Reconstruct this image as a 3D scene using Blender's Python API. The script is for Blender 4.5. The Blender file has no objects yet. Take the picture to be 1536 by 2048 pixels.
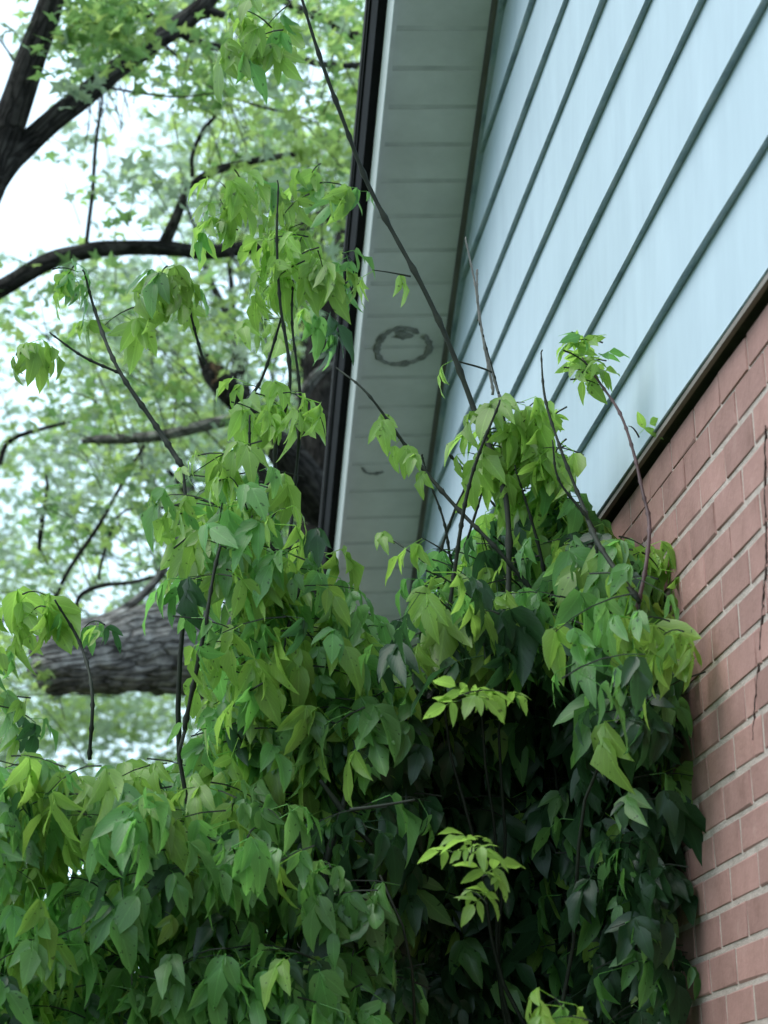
import bpy, math, random
import numpy as np
from mathutils import Vector, Matrix, noise

random.seed(7)
rng = np.random.default_rng(11)
scene = bpy.context.scene
COL = scene.collection

# ------------------------------------------------------------------ camera
CAMZ = 1.6
F_PX = 5000.0                                   # focal length for a 1536 x 2048 frame
M3 = np.array([[0.9942, -0.0143, 0.1069],       # rows: world X (house side), Y (along wall), Z in lens axes
               [-0.0994, 0.2640, 0.9594],
               [-0.0420, -0.9644, 0.2611]])
CAM = np.array([0.0, 0.0, CAMZ])
cam_data = bpy.data.cameras.new('camera')
cam = bpy.data.objects.new('camera', cam_data)
COL.objects.link(cam)
cam_data.sensor_fit = 'VERTICAL'
cam_data.sensor_height = 24.0
cam_data.lens = 24.0 * F_PX / 2048.0
cam_data.clip_start = 0.05
cam_data.clip_end = 2000
rx = Vector(M3[:, 0]); ry = Vector(-M3[:, 1]); rz = Vector(-M3[:, 2])
rot = Matrix((rx, ry, rz)).transposed()
cam.matrix_world = Matrix.Translation(Vector(CAM)) @ rot.to_4x4()
cam_data.dof.use_dof = True
cam_data.dof.focus_distance = 5.2
cam_data.dof.aperture_fstop = 4.0
scene.camera = cam

# ------------------------------------------------------------------ light
SUN_EL, SUN_AZ = math.radians(55), math.radians(-105)      # azimuth from +Y towards +X
world = bpy.data.worlds.new('World'); scene.world = world
world.use_nodes = True
nt = world.node_tree
bg = nt.nodes['Background']
sky = nt.nodes.new('ShaderNodeTexSky')
sky.sky_type = 'NISHITA'; sky.sun_disc = False
sky.sun_elevation = SUN_EL; sky.sun_rotation = SUN_AZ
sky.air_density = 1.0; sky.dust_density = 3.0; sky.ozone_density = 1.0
# closed cloud cover: the clear sky mostly hidden behind an even, pale cloud layer
mixw = nt.nodes.new('ShaderNodeMixRGB'); mixw.inputs[0].default_value = 0.8
mixw.inputs[2].default_value = (5.0, 6.7, 7.9, 1.0)
nt.links.new(sky.outputs[0], mixw.inputs[1]); nt.links.new(mixw.outputs[0], bg.inputs[0])
bg.inputs[1].default_value = 0.15
sun_data = bpy.data.lights.new('sun', 'SUN')
sun_data.energy = 1.2; sun_data.angle = math.radians(50); sun_data.color = (1.0, 0.97, 0.92)
sun = bpy.data.objects.new('sun', sun_data); COL.objects.link(sun)
sd = Vector((math.sin(SUN_AZ) * math.cos(SUN_EL), math.cos(SUN_AZ) * math.cos(SUN_EL), math.sin(SUN_EL)))
sun.rotation_euler = sd.to_track_quat('Z', 'Y').to_euler()
sun.location = (-6, 4, 12)
vs = scene.view_settings
vs.view_transform = 'Standard'; vs.look = 'None'; vs.gamma = 1.0; vs.use_curve_mapping = False
vs.exposure = 0.95

# ------------------------------------------------------------------ helpers
def ray(px, py):
    return M3 @ np.array([(px - 768.0) / F_PX, (py - 1024.0) / F_PX, 1.0])

def P(px, py, d):
    return CAM + ray(px, py) * d

def project(p):
    c = M3.T @ (np.asarray(p) - CAM)
    return 768 + F_PX * c[0] / c[2], 1024 + F_PX * c[1] / c[2], c[2]

def link(o, parent=None):
    COL.objects.link(o)
    if parent is not None:
        o.parent = parent
    return o

def empty(name, loc=(0, 0, 0)):
    o = bpy.data.objects.new(name, None); o.location = loc; o.empty_display_size = 0.1
    return link(o)

def tag(o, label=None, cat=None, group=None, kind=None):
    if label: o['label'] = label
    if cat: o['category'] = cat
    if group: o['group'] = group
    if kind: o['kind'] = kind
    return o

def mesh_obj(name, verts, faces, mats, parent=None, smooth=False, mat_idx=None, off=(0, 0, 0)):
    me = bpy.data.meshes.new(name)
    v = np.asarray(verts, float) - np.asarray(off, float)
    me.from_pydata(v.tolist(), [], faces)
    for m in (mats if isinstance(mats, (list, tuple)) else [mats]):
        me.materials.append(m)
    if mat_idx is not None:
        me.polygons.foreach_set('material_index', np.asarray(mat_idx, dtype=np.int32))
    if smooth:
        me.polygons.foreach_set('use_smooth', np.ones(len(me.polygons), dtype=bool))
    me.update()
    o = bpy.data.objects.new(name, me)
    return link(o, parent)

class Box:
    """collects boxes / prisms into one mesh"""
    def __init__(s): s.v = []; s.f = []; s.m = []
    def hexa(s, pts, mi=0):
        b = len(s.v); s.v += [tuple(p) for p in pts]
        for q in ((0, 3, 2, 1), (4, 5, 6, 7), (0, 1, 5, 4), (1, 2, 6, 5), (2, 3, 7, 6), (3, 0, 4, 7)):
            s.f.append(tuple(b + i for i in q)); s.m.append(mi)
    def box(s, a, b, mi=0):
        x0, y0, z0 = a; x1, y1, z1 = b
        s.hexa([(x0, y0, z0), (x1, y0, z0), (x1, y1, z0), (x0, y1, z0), (x0, y0, z1), (x1, y0, z1), (x1, y1, z1), (x0, y1, z1)], mi)
    def build(s, name, mats, parent=None):
        return mesh_obj(name, s.v, s.f, mats, parent, mat_idx=s.m)

# ------------------------------------------------------------------ materials
def new_mat(name):
    m = bpy.data.materials.new(name); m.use_nodes = True
    nt = m.node_tree
    return m, nt, nt.nodes['Principled BSDF'], nt.nodes['Material Output']

def ramp(nt, stops):
    r = nt.nodes.new('ShaderNodeValToRGB')
    el = r.color_ramp.elements
    while len(el) < len(stops): el.new(0.5)
    for e, (p, c) in zip(el, stops):
        e.position = p; e.color = (*c, 1)
    return r

def noise_mat(name, stops, scale=8, detail=6, rough=0.7, bump=0.0, bscale=40, stretch=(1, 1, 1), coord='Object', spec=0.3, rnd=0.0, bdist=0.01):
    m, nt, bs, out = new_mat(name)
    tc = nt.nodes.new('ShaderNodeTexCoord')
    mp = nt.nodes.new('ShaderNodeMapping'); mp.inputs['Scale'].default_value = stretch
    nt.links.new(tc.outputs[coord], mp.inputs[0])
    vec = mp.outputs[0]
    if rnd:
        oi = nt.nodes.new('ShaderNodeObjectInfo')
        ad = nt.nodes.new('ShaderNodeVectorMath'); ad.operation = 'ADD'
        sc = nt.nodes.new('ShaderNodeVectorMath'); sc.operation = 'SCALE'; sc.inputs[3].default_value = 7.0
        nt.links.new(oi.outputs['Location'], sc.inputs[0])
        nt.links.new(vec, ad.inputs[0]); nt.links.new(sc.outputs[0], ad.inputs[1]); vec = ad.outputs[0]
    n = nt.nodes.new('ShaderNodeTexNoise'); n.inputs['Scale'].default_value = scale; n.inputs['Detail'].default_value = detail
    n.inputs['Roughness'].default_value = 0.62
    nt.links.new(vec, n.inputs['Vector'])
    r = ramp(nt, stops)
    nt.links.new(n.outputs['Fac'], r.inputs[0])
    col = r.outputs[0]
    if rnd:
        hs = nt.nodes.new('ShaderNodeHueSaturation')
        mr = nt.nodes.new('ShaderNodeMapRange'); mr.inputs[3].default_value = 1 - rnd; mr.inputs[4].default_value = 1 + rnd
        nt.links.new(oi.outputs['Random'], mr.inputs[0]); nt.links.new(mr.outputs[0], hs.inputs['Value'])
        nt.links.new(col, hs.inputs['Color']); col = hs.outputs[0]
    nt.links.new(col, bs.inputs['Base Color'])
    bs.inputs['Roughness'].default_value = rough
    bs.inputs['Specular IOR Level'].default_value = spec
    if bump:
        n2 = nt.nodes.new('ShaderNodeTexNoise'); n2.inputs['Scale'].default_value = bscale; n2.inputs['Detail'].default_value = 8
        nt.links.new(vec, n2.inputs['Vector'])
        b = nt.nodes.new('ShaderNodeBump'); b.inputs['Strength'].default_value = bump; b.inputs['Distance'].default_value = bdist
        nt.links.new(n2.outputs['Fac'], b.inputs['Height']); nt.links.new(b.outputs[0], bs.inputs['Normal'])
    return m

M = {}
M['brick'] = noise_mat('brick_clay', [(0.25, (0.23, 0.120, 0.10)), (0.42, (0.315, 0.175, 0.148)), (0.6, (0.36, 0.20, 0.172)), (0.78, (0.42, 0.265, 0.225))], 11, 10, 0.9, 0.45, 110, rnd=0.14, bdist=0.003)
M['mortar'] = noise_mat('mortar', [(0.3, (0.36, 0.29, 0.25)), (0.7, (0.52, 0.43, 0.38))], 30, 8, 0.9, 0.8, 220, bdist=0.004)
M['siding'] = noise_mat('white_siding_paint', [(0.22, (0.345, 0.41, 0.455)), (0.36, (0.405, 0.485, 0.54)), (0.7, (0.455, 0.54, 0.595))], 5.5, 10, 0.6, 0.12, 14, stretch=(1, 1.6, 0.45), spec=0.25)
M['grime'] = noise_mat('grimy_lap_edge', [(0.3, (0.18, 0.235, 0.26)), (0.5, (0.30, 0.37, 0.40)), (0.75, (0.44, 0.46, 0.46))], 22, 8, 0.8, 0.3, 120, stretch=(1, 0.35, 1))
M['soffit'] = noise_mat('soffit_paint', [(0.3, (0.47, 0.46, 0.41)), (0.7, (0.60, 0.585, 0.53))], 5, 8, 0.6, 0.08, 60)
M['soffit_back'] = noise_mat('soffit_groove', [(0.3, (0.38, 0.375, 0.335)), (0.7, (0.52, 0.51, 0.46))], 9, 6, 0.7)
M['white_trim'] = noise_mat('white_edge_trim', [(0.3, (0.72, 0.72, 0.70)), (0.7, (0.82, 0.82, 0.80))], 9, 6, 0.45)
M['black'] = noise_mat('black_fascia_paint', [(0.3, (0.005, 0.005, 0.0055)), (0.7, (0.009, 0.009, 0.0095))], 12, 6, 0.85, 0.1, 60, spec=0.1)
M['dark_wood'] = noise_mat('dark_board', [(0.3, (0.05, 0.045, 0.04)), (0.7, (0.10, 0.09, 0.08))], 12, 6, 0.9)
M['brown_trim'] = noise_mat('brown_trim_board', [(0.3, (0.17, 0.145, 0.125)), (0.7, (0.26, 0.225, 0.20))], 14, 8, 0.8, 0.3, 80, stretch=(1, 0.3, 1))
M['shingle'] = noise_mat('roof_shingle', [(0.3, (0.02, 0.02, 0.022)), (0.7, (0.04, 0.04, 0.04))], 18, 8, 0.95, 0.6, 90)
M['mud'] = noise_mat('dried_mud', [(0.3, (0.14, 0.14, 0.12)), (0.7, (0.30, 0.295, 0.26))], 40, 8, 0.95, 0.8, 160)
M['crack'] = noise_mat('crack_dark', [(0.3, (0.03, 0.02, 0.018)), (0.7, (0.10, 0.06, 0.05))], 40, 6, 0.95)
M['grass'] = noise_mat('lawn', [(0.3, (0.025, 0.05, 0.015)), (0.6, (0.05, 0.09, 0.025)), (0.8, (0.09, 0.10, 0.05))], 1.2, 10, 0.95, 0.8, 30, coord='Generated' if False else 'Object', bdist=0.05)

def bark_mat(name, dark, light, moss):
    m, nt, bs, out = new_mat(name)
    tc = nt.nodes.new('ShaderNodeTexCoord')
    v = nt.nodes.new('ShaderNodeTexVoronoi'); v.feature = 'DISTANCE_TO_EDGE'; v.inputs['Scale'].default_value = 1.0
    uv = nt.nodes.new('ShaderNodeUVMap')
    mp = nt.nodes.new('ShaderNodeMapping'); mp.inputs['Scale'].default_value = (26, 6, 1)
    n0 = nt.nodes.new('ShaderNodeTexNoise'); n0.inputs['Scale'].default_value = 9; n0.inputs['Detail'].default_value = 4
    nt.links.new(tc.outputs['Object'], n0.inputs['Vector'])
    mx = nt.nodes.new('ShaderNodeVectorMath'); mx.operation = 'ADD'
    nt.links.new(uv.outputs[0], mp.inputs[0])
    nt.links.new(mp.outputs[0], mx.inputs[0]); nt.links.new(n0.outputs['Color'], mx.inputs[1])
    nt.links.new(mx.outputs[0], v.inputs['Vector'])
    n = nt.nodes.new('ShaderNodeTexNoise'); n.inputs['Scale'].default_value = 16; n.inputs['Detail'].default_value = 9
    nt.links.new(tc.outputs['Object'], n.inputs['Vector'])
    r = ramp(nt, [(0.32, dark), (0.55, light), (0.78, moss)])
    nt.links.new(n.outputs['Fac'], r.inputs[0])
    r2 = ramp(nt, [(0.0, (0.25, 0.25, 0.25)), (0.12, (1, 1, 1))])
    nt.links.new(v.outputs['Distance'], r2.inputs[0])
    mm = nt.nodes.new('ShaderNodeMixRGB'); mm.blend_type = 'MULTIPLY'; mm.inputs[0].default_value = 0.8
    nt.links.new(r.outputs[0], mm.inputs[1]); nt.links.new(r2.outputs[0], mm.inputs[2])
    nt.links.new(mm.outputs[0], bs.inputs['Base Color'])
    bs.inputs['Roughness'].default_value = 0.95; bs.inputs['Specular IOR Level'].default_value = 0.15
    b = nt.nodes.new('ShaderNodeBump'); b.inputs['Strength'].default_value = 0.9; b.inputs['Distance'].default_value = 0.02
    ad = nt.nodes.new('ShaderNodeMath'); ad.operation = 'ADD'
    nt.links.new(r2.outputs[0], ad.inputs[0]); nt.links.new(n.outputs['Fac'], ad.inputs[1])
    nt.links.new(ad.outputs[0], b.inputs['Height']); nt.links.new(b.outputs[0], bs.inputs['Normal'])
    return m

M['bark'] = bark_mat('grey_brown_bark', (0.085, 0.078, 0.073), (0.26, 0.24, 0.222), (0.44, 0.42, 0.39))
M['bark_dark'] = bark_mat('dark_bark', (0.018, 0.016, 0.015), (0.045, 0.04, 0.036), (0.085, 0.08, 0.07))  # same bark pattern in a much darker tone
M['snag'] = bark_mat('torn_wood', (0.06, 0.035, 0.02), (0.16, 0.10, 0.06), (0.30, 0.22, 0.15))
M['stem'] = noise_mat('green_brown_stem', [(0.3, (0.009, 0.012, 0.008)), (0.7, (0.024, 0.03, 0.018))], 25, 6, 0.7)
M['stem_red'] = noise_mat('reddish_stem', [(0.3, (0.05, 0.03, 0.03)), (0.7, (0.13, 0.08, 0.08))], 25, 6, 0.6)
M['dry_twig'] = noise_mat('dry_grey_twig', [(0.3, (0.14, 0.13, 0.12)), (0.7, (0.28, 0.26, 0.24))], 30, 6, 0.8)

def leaf_mat(name, c, tr, mixf=0.5, rough=0.36):
    m, nt, bs, out = new_mat(name)
    tc = nt.nodes.new('ShaderNodeTexCoord')
    geo = nt.nodes.new('ShaderNodeNewGeometry')
    n = nt.nodes.new('ShaderNodeTexNoise'); n.inputs['Scale'].default_value = 5.5; n.inputs['Detail'].default_value = 3
    nt.links.new(geo.outputs['Position'], n.inputs['Vector'])
    mr = nt.nodes.new('ShaderNodeMapRange'); mr.inputs[1].default_value = 0.3; mr.inputs[2].default_value = 0.7
    mr.inputs[3].default_value = 0.72; mr.inputs[4].default_value = 1.28
    nt.links.new(n.outputs['Fac'], mr.inputs[0])
    # midrib and side veins from the blade's own coordinates
    uv = nt.nodes.new('ShaderNodeUVMap'); sep = nt.nodes.new('ShaderNodeSeparateXYZ'); nt.links.new(uv.outputs[0], sep.inputs[0])
    ab = nt.nodes.new('ShaderNodeMath'); ab.operation = 'ABSOLUTE'; nt.links.new(sep.outputs[0], ab.inputs[0])
    rib = nt.nodes.new('ShaderNodeMapRange'); rib.inputs[1].default_value = 0.03; rib.inputs[2].default_value = 0.10
    rib.inputs[3].default_value = 1.22; rib.inputs[4].default_value = 1.0
    nt.links.new(ab.outputs[0], rib.inputs[0])
    sv = nt.nodes.new('ShaderNodeMath'); sv.operation = 'MULTIPLY_ADD'; sv.inputs[1].default_value = -0.45
    nt.links.new(ab.outputs[0], sv.inputs[0]); nt.links.new(sep.outputs[1], sv.inputs[2])
    sn = nt.nodes.new('ShaderNodeMath'); sn.operation = 'MULTIPLY'; sn.inputs[1].default_value = 48; nt.links.new(sv.outputs[0], sn.inputs[0])
    cs = nt.nodes.new('ShaderNodeMath'); cs.operation = 'COSINE'; nt.links.new(sn.outputs[0], cs.inputs[0])
    vm = nt.nodes.new('ShaderNodeMapRange'); vm.inputs[1].default_value = 0.75; vm.inputs[2].default_value = 1.0
    vm.inputs[3].default_value = 0.99; vm.inputs[4].default_value = 1.10; nt.links.new(cs.outputs[0], vm.inputs[0])
    m1 = nt.nodes.new('ShaderNodeMath'); m1.operation = 'MULTIPLY'; nt.links.new(mr.outputs[0], m1.inputs[0]); nt.links.new(rib.outputs[0], m1.inputs[1])
    m2 = nt.nodes.new('ShaderNodeMath'); m2.operation = 'MULTIPLY'; nt.links.new(m1.outputs[0], m2.inputs[0]); nt.links.new(vm.outputs[0], m2.inputs[1])
    sp = nt.nodes.new('ShaderNodeTexNoise'); sp.inputs['Scale'].default_value = 95; sp.inputs['Detail'].default_value = 1
    nt.links.new(geo.outputs['Position'], sp.inputs['Vector'])
    spr = nt.nodes.new('ShaderNodeMapRange'); spr.inputs[1].default_value = 0.70; spr.inputs[2].default_value = 0.74
    spr.inputs[3].default_value = 1.0; spr.inputs[4].default_value = 0.4; nt.links.new(sp.outputs['Fac'], spr.inputs[0])
    m3 = nt.nodes.new('ShaderNodeMath'); m3.operation = 'MULTIPLY'; nt.links.new(m2.outputs[0], m3.inputs[0]); nt.links.new(spr.outputs[0], m3.inputs[1]); m2 = m3
    def scaled(col):
        s = nt.nodes.new('ShaderNodeVectorMath'); s.operation = 'SCALE'; s.inputs[0].default_value = col
        nt.links.new(m2.outputs[0], s.inputs[3]); return s.outputs[0]
    nt.links.new(scaled(c), bs.inputs['Base Color'])
    bs.inputs['Roughness'].default_value = rough; bs.inputs['Specular IOR Level'].default_value = 0.5
    t = nt.nodes.new('ShaderNodeBsdfTranslucent'); nt.links.new(scaled(tr), t.inputs[0])
    b = nt.nodes.new('ShaderNodeBump'); b.inputs['Strength'].default_value = 0.06; b.inputs['Distance'].default_value = 0.002
    nt.links.new(cs.outputs[0], b.inputs['Height']); nt.links.new(b.outputs[0], bs.inputs['Normal'])
    mx = nt.nodes.new('ShaderNodeMixShader'); mx.inputs[0].default_value = mixf
    nt.links.new(bs.outputs[0], mx.inputs[1]); nt.links.new(t.outputs[0], mx.inputs[2]); nt.links.new(mx.outputs[0], out.inputs[0])
    return m

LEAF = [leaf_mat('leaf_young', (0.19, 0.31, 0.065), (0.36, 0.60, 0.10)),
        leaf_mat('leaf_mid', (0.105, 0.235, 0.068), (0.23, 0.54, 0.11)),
        leaf_mat('leaf_deep', (0.030, 0.074, 0.030), (0.055, 0.155, 0.045)),  # dark tone; also paints the shade low in the wall sapling
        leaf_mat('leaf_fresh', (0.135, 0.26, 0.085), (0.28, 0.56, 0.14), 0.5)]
CROWN = [leaf_mat('crown_light', (0.20, 0.27, 0.085), (0.44, 0.60, 0.17), 0.55),
         leaf_mat('crown_mid', (0.10, 0.18, 0.07), (0.26, 0.44, 0.13), 0.5),
         leaf_mat('crown_pale', (0.20, 0.26, 0.18), (0.42, 0.54, 0.34), 0.5)]

# ------------------------------------------------------------------ ground
g = mesh_obj('ground', [(-400, -400, 0), (400, -400, 0), (400, 400, 0), (-400, 400, 0)], [(0, 1, 2, 3)], M['grass'])
tag(g, 'mown lawn below the house and trees', None, kind='structure')

# ------------------------------------------------------------------ house
W = 1.0602                                  # wall face
WB = W + 0.012                              # brick face sits back a little
SL = 0.42568                                # rake slope
YR, ZR = 6.0784, CAMZ + 3.0431              # a point of the inner soffit line
RIDGE = 4.0
Y0, Y1 = -1.94, 9.94                        # house ends along the gable wall
ZB = CAMZ + 1.384                           # top of brickwork
def rake_z(y):
    return ZR - SL * (y - YR) if y >= RIDGE else ZR - SL * (RIDGE - YR) - SL * (RIDGE - y)
def rake_y(z):
    return YR + (ZR - z) / SL

house = empty('brick_house', (W, 4, 0))
HO = np.array([W, 4, 0.0])
def hb(box, name, mats, parent=house):
    o = mesh_obj(name, box.v, box.f, mats, None, mat_idx=box.m, off=HO)
    o.parent = parent
    return o
tag(house, 'red brick house gable with white lap siding, grey soffit and black roof edge', 'house')

# mortar backing with the other three sides
b = Box(); b.box((WB + 0.0012, Y0, -0.3), (WB + 0.20, Y1, ZB - 0.012))
b.box((WB + 0.20, Y1 - 0.20, -0.3), (9.0, Y1, ZB - 0.012)); b.box((WB + 0.20, Y0, -0.3), (9.0, Y0 + 0.20, ZB - 0.012))
wall = hb(b, 'brick_wall', M['mortar'])
tag(wall, 'red brick wall with pale mortar joints')

PITCH, BL, JT = 0.0717, 0.205, 0.0110
Z_TOPJ = CAMZ + 1.390
y_ref = ray(1481, 1830); y_ref = W / y_ref[0] * y_ref[1]
crack_px = [(1533, 850), (1531, 950), (1534, 1120), (1527, 1215), (1521, 1300), (1512, 1400), (1507, 1480)]
def wall_yz(px, py):
    r = ray(px, py); k = WB / r[0]
    return r[1] * k, CAMZ + r[2] * k
crack = [wall_yz(*p) for p in crack_px]     # (y, z), top to bottom
def crack_y(z):
    zs = [c[1] for c in crack][::-1]; ys = [c[0] for c in crack][::-1]
    if z < zs[0] or z > zs[-1]: return None
    return float(np.interp(z, zs, ys))

def brick_geo(L, H, D=0.05, ch=0.0022, jit=0.0, rs=None):
    rs = rs or random
    x0 = 0.0
    def jj(): return rs.uniform(-jit, jit)
    v = []
    for (x, i) in ((D, 0), (ch, 0), (x0, ch)):
        for (y, z) in ((-L / 2 + i, -H / 2 + i), (L / 2 - i, -H / 2 + i), (L / 2 - i, H / 2 - i), (-L / 2 + i, H / 2 - i)):
            v.append((x - (abs(jj()) if x < D else 0), y + jj(), z + jj()))
    f = []
    for r in (0, 4):
        for k in range(4):
            a, c = r + k, r + (k + 1) % 4
            f.append((a, a + 4, c + 4, c))
    f.append((8, 11, 10, 9))
    return v, f
BV = []
for i in range(8):
    v, f = brick_geo(BL - JT, PITCH - JT, jit=0.0014)
    me = bpy.data.meshes.new('brick'); me.from_pydata(v, [], f); me.materials.append(M['brick']); me.update(); BV.append(me)
rest_v, rest_f = [], []
ncourse = int((ZB + 0.3) / PITCH)
for k in range(ncourse):
    zc = Z_TOPJ - (k + 0.5) * PITCH
    if k == 0: zc -= 0.009
    ph = y_ref + (0 if k % 2 == 1 else 0.5) * BL
    i0 = math.ceil((Y0 - ph) / BL); i1 = math.floor((Y1 - ph) / BL)
    for i in range(i0, i1):
        yc = ph + (i + 0.5) * BL + random.uniform(-0.002, 0.002)
        near = 3.15 < yc < 5.9 and zc > CAMZ + 0.1
        xo = WB + random.uniform(-0.0014, 0.0004)
        cy = crack_y(zc)
        if cy is not None and abs(cy - yc) < BL / 2 - 0.02:
            for lo, hi in ((yc - (BL - JT) / 2, cy - 0.003), (cy + 0.003, yc + (BL - JT) / 2)):
                v, f = brick_geo(hi - lo, PITCH - JT, jit=0.002)
                o = mesh_obj('brick', v, f, M['brick'], wall); o.location = np.array((xo, (lo + hi) / 2, zc)) - HO
        elif near:
            o = bpy.data.objects.new('brick', random.choice(BV)); link(o, wall)
            o.location = np.array((xo, yc, zc + random.uniform(-0.001, 0.001))) - HO
            o.rotation_euler = (random.uniform(-0.006, 0.006), 0, random.uniform(-0.008, 0.008))
        else:
            v, f = brick_geo(BL - JT, PITCH - JT, jit=0.001)
            b0 = len(rest_v)
            rest_v += [(p[0] + xo, p[1] + yc, p[2] + zc) for p in v]; rest_f += [tuple(q + b0 for q in qq) for qq in f]
o = mesh_obj('brickwork', rest_v, rest_f, M['brick'], wall, off=HO); tag(o, kind='stuff')
# the crack itself: a jagged dark fissure following the head joints
cv, cf = [], []
N = 90
for i in range(N):
    t = i / (N - 1); z = crack[0][1] * (1 - t) + crack[-1][1] * t
    y = crack_y(min(max(z, crack[-1][1]), crack[0][1])) + random.uniform(-0.004, 0.004)
    w = (0.0012 + 0.0032 * random.random() ** 1.5) * (1 if i % 9 else 0.4) * (1 - 0.6 * max(0, t - 0.8) / 0.2)
    for (x, s) in ((WB - 0.0022, -1), (WB - 0.0022, 1), (WB + 0.006, 1), (WB + 0.006, -1)):
        cv.append((x, y + s * w, z))
for i in range(N - 1):
    for k in range(4):
        a, c = 4 * i + k, 4 * i + (k + 1) % 4
        cf.append((a, c, c + 4, a + 4))
cf += [(0, 3, 2, 1), (4 * N - 4, 4 * N - 3, 4 * N - 2, 4 * N - 1)]
o = mesh_obj('crack', cv, cf, M['crack'], wall, off=HO); tag(o, 'dark jagged crack running down through the bricks')

# brown starter board between siding and brick, dark recess above the brickwork
zs0 = CAMZ + 1.398
b = Box(); b.box((W - 0.0110, Y0, zs0 - 0.012), (W - 0.001, Y1, zs0 - 0.002)); hb(b, 'starter_board', M['brown_trim'])
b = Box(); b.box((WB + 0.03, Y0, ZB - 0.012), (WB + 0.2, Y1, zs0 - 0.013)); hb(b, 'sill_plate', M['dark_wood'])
# sheathing behind siding (gable triangle prism)
zr = rake_z(RIDGE)
v = []
for x in (W + 0.004, W + 0.15):
    v += [(x, Y0, zs0 - 0.002), (x, Y1, zs0 - 0.002), (x, RIDGE, zr + 0.03)]
o = mesh_obj('sheathing', v, [(0, 2, 1), (3, 4, 5), (0, 1, 4, 3), (1, 2, 5, 4), (2, 0, 3, 5)], M['dark_wood'], house, off=HO)

LAP = 0.2052
laps = [1.398, 1.597, 1.814, 2.015, 2.219, 2.424]
zl = laps[-1]
while CAMZ + zl < zr: zl += LAP; laps.append(zl)
for i in range(len(laps) - 1):
    z0 = CAMZ + laps[i]; z1 = CAMZ + laps[i + 1] + 0.004
    def ys(z):
        far = rake_y(z) + 0.02
        return max(2 * RIDGE - far, Y0), min(far, Y1)
    if rake_y(z1) + 0.02 < RIDGE + 0.05: z1 = zr - 0.02
    (a0, c0), (a1, c1) = ys(z0), ys(min(z1, zr - 0.01))
    xo, xt = W - 0.0155, W - 0.0015
    n = 40; v = []; f = []; mi = []
    for j in range(n + 1):                 # cut into lengths so the sheet can be slightly wavy
        t = j / n; yb = a0 + (c0 - a0) * t; yt = a1 + (c1 - a1) * t
        wv = 0.0016 * math.sin(yb * 2.1 + i * 1.7) + 0.001 * math.sin(yb * 5.3 + i)
        v += [(xt, yt, z1), (xo + 0.0035 + wv * .6, yb + (yt - yb) * 0.04, z0 + 0.008), (xo + wv, yb, z0 + 0.002), (xo + 0.0025 + wv, yb, z0), (W + 0.002, yb, z0 + 0.002)]
    for j in range(n):
        for k in range(4):
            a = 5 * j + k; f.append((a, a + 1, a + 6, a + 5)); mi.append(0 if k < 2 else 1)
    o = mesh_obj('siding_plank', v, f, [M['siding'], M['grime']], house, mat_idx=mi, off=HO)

# rake soffit
R = np.array([0, 1, -SL]); R /= np.linalg.norm(R)
U = np.array([0, SL, 1.0]); U /= np.linalg.norm(U)
P0 = np.array([0, YR, ZR])
XO, XI = 0.757, W - 0.036
def sof(x, s, u): return P0 + np.array([x, 0, 0]) + R * s + U * u
def rake_box(box, x0, x1, s0, s1, u0, u1, mi=0):
    box.hexa([sof(x0, s0, u0), sof(x1, s0, u0), sof(x1, s1, u0), sof(x0, s1, u0), sof(x0, s0, u1), sof(x1, s0, u1), sof(x1, s1, u1), sof(x0, s1, u1)], mi)
S0 = (RIDGE - YR) / R[1]; S1 = (Y1 + 0.28 - YR) / R[1]
bx = Box(); rake_box(bx, XO + 0.002, XI, S0, S1, 0.0032, 0.014); soffit = hb(bx, 'soffit', M['soffit_back']); tag(soffit, 'grey-white boarded soffit under the roof rake')
s = 0.056 - 0.1425 * 14
while s < S1:
    a, c = max(s + 0.009, S0), min(s + 0.1425 - 0.009, S1)
    if c - a > 0.02:
        bx = Box(); rake_box(bx, XO + 0.018, XI - 0.002, a, c, 0.0014, 0.0030)
        o = hb(bx, 'soffit_panel', M['soffit'], soffit)
    s += 0.1425
bx = Box(); rake_box(bx, XO + 0.0005, XO + 0.0175, S0, S1, -0.001, 0.0030); hb(bx, 'edge_channel', M['soffit'], soffit)
bx = Box()
bx.hexa([sof(XO - .002, S0, -.036), sof(XO, S0, -.036), sof(XO, S1, -.036), sof(XO - .002, S1, -.036), sof(.7425, S0, -.004), sof(XO, S0, .002), sof(XO, S1, .002), sof(.7425, S1, -.004)])
hb(bx, 'edge_trim', M['white_trim'], soffit)
bx = Box(); rake_box(bx, 0.718, 0.742, S0, S1, 0.0, 0.13); rake_box(bx, 0.712, 0.742, S0, S1, 0.1305, 0.15)
fas = hb(bx, 'fascia', M['black']); tag(fas, 'black painted rake fascia')
bx = Box(); rake_box(bx, XI + 0.001, W - 0.019, S0, S1, 0.010, 0.06); hb(bx, 'blocking_board', M['brown_trim'])
bx = Box(); rake_box(bx, W - 0.018, W + 0.001, S0, S1, -0.014, 0.040); hb(bx, 'rake_channel', M['grime'])
# roof slabs
v = []
ov = Y1 + 0.30
for x in (0.708, 9.3):
    for (y, up) in ((RIDGE, 0.155), (ov, 0.155), (2 * RIDGE - ov, 0.155), (RIDGE, 0.19), (ov, 0.19), (2 * RIDGE - ov, 0.19)):
        v.append((x, y, rake_z(y) + up / U[2]))
hbx = Box(); hbx.v = v
hbx.f = [(0, 1, 7, 6), (1, 4, 10, 7), (4, 3, 9, 10), (3, 5, 11, 9), (5, 2, 8, 11), (2, 0, 6, 8), (0, 3, 4, 1), (0, 2, 5, 3), (6, 7, 10, 9), (6, 9, 11, 8)]
hbx.m = [0] * 10
hb(hbx, 'roof', M['shingle'])

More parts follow.
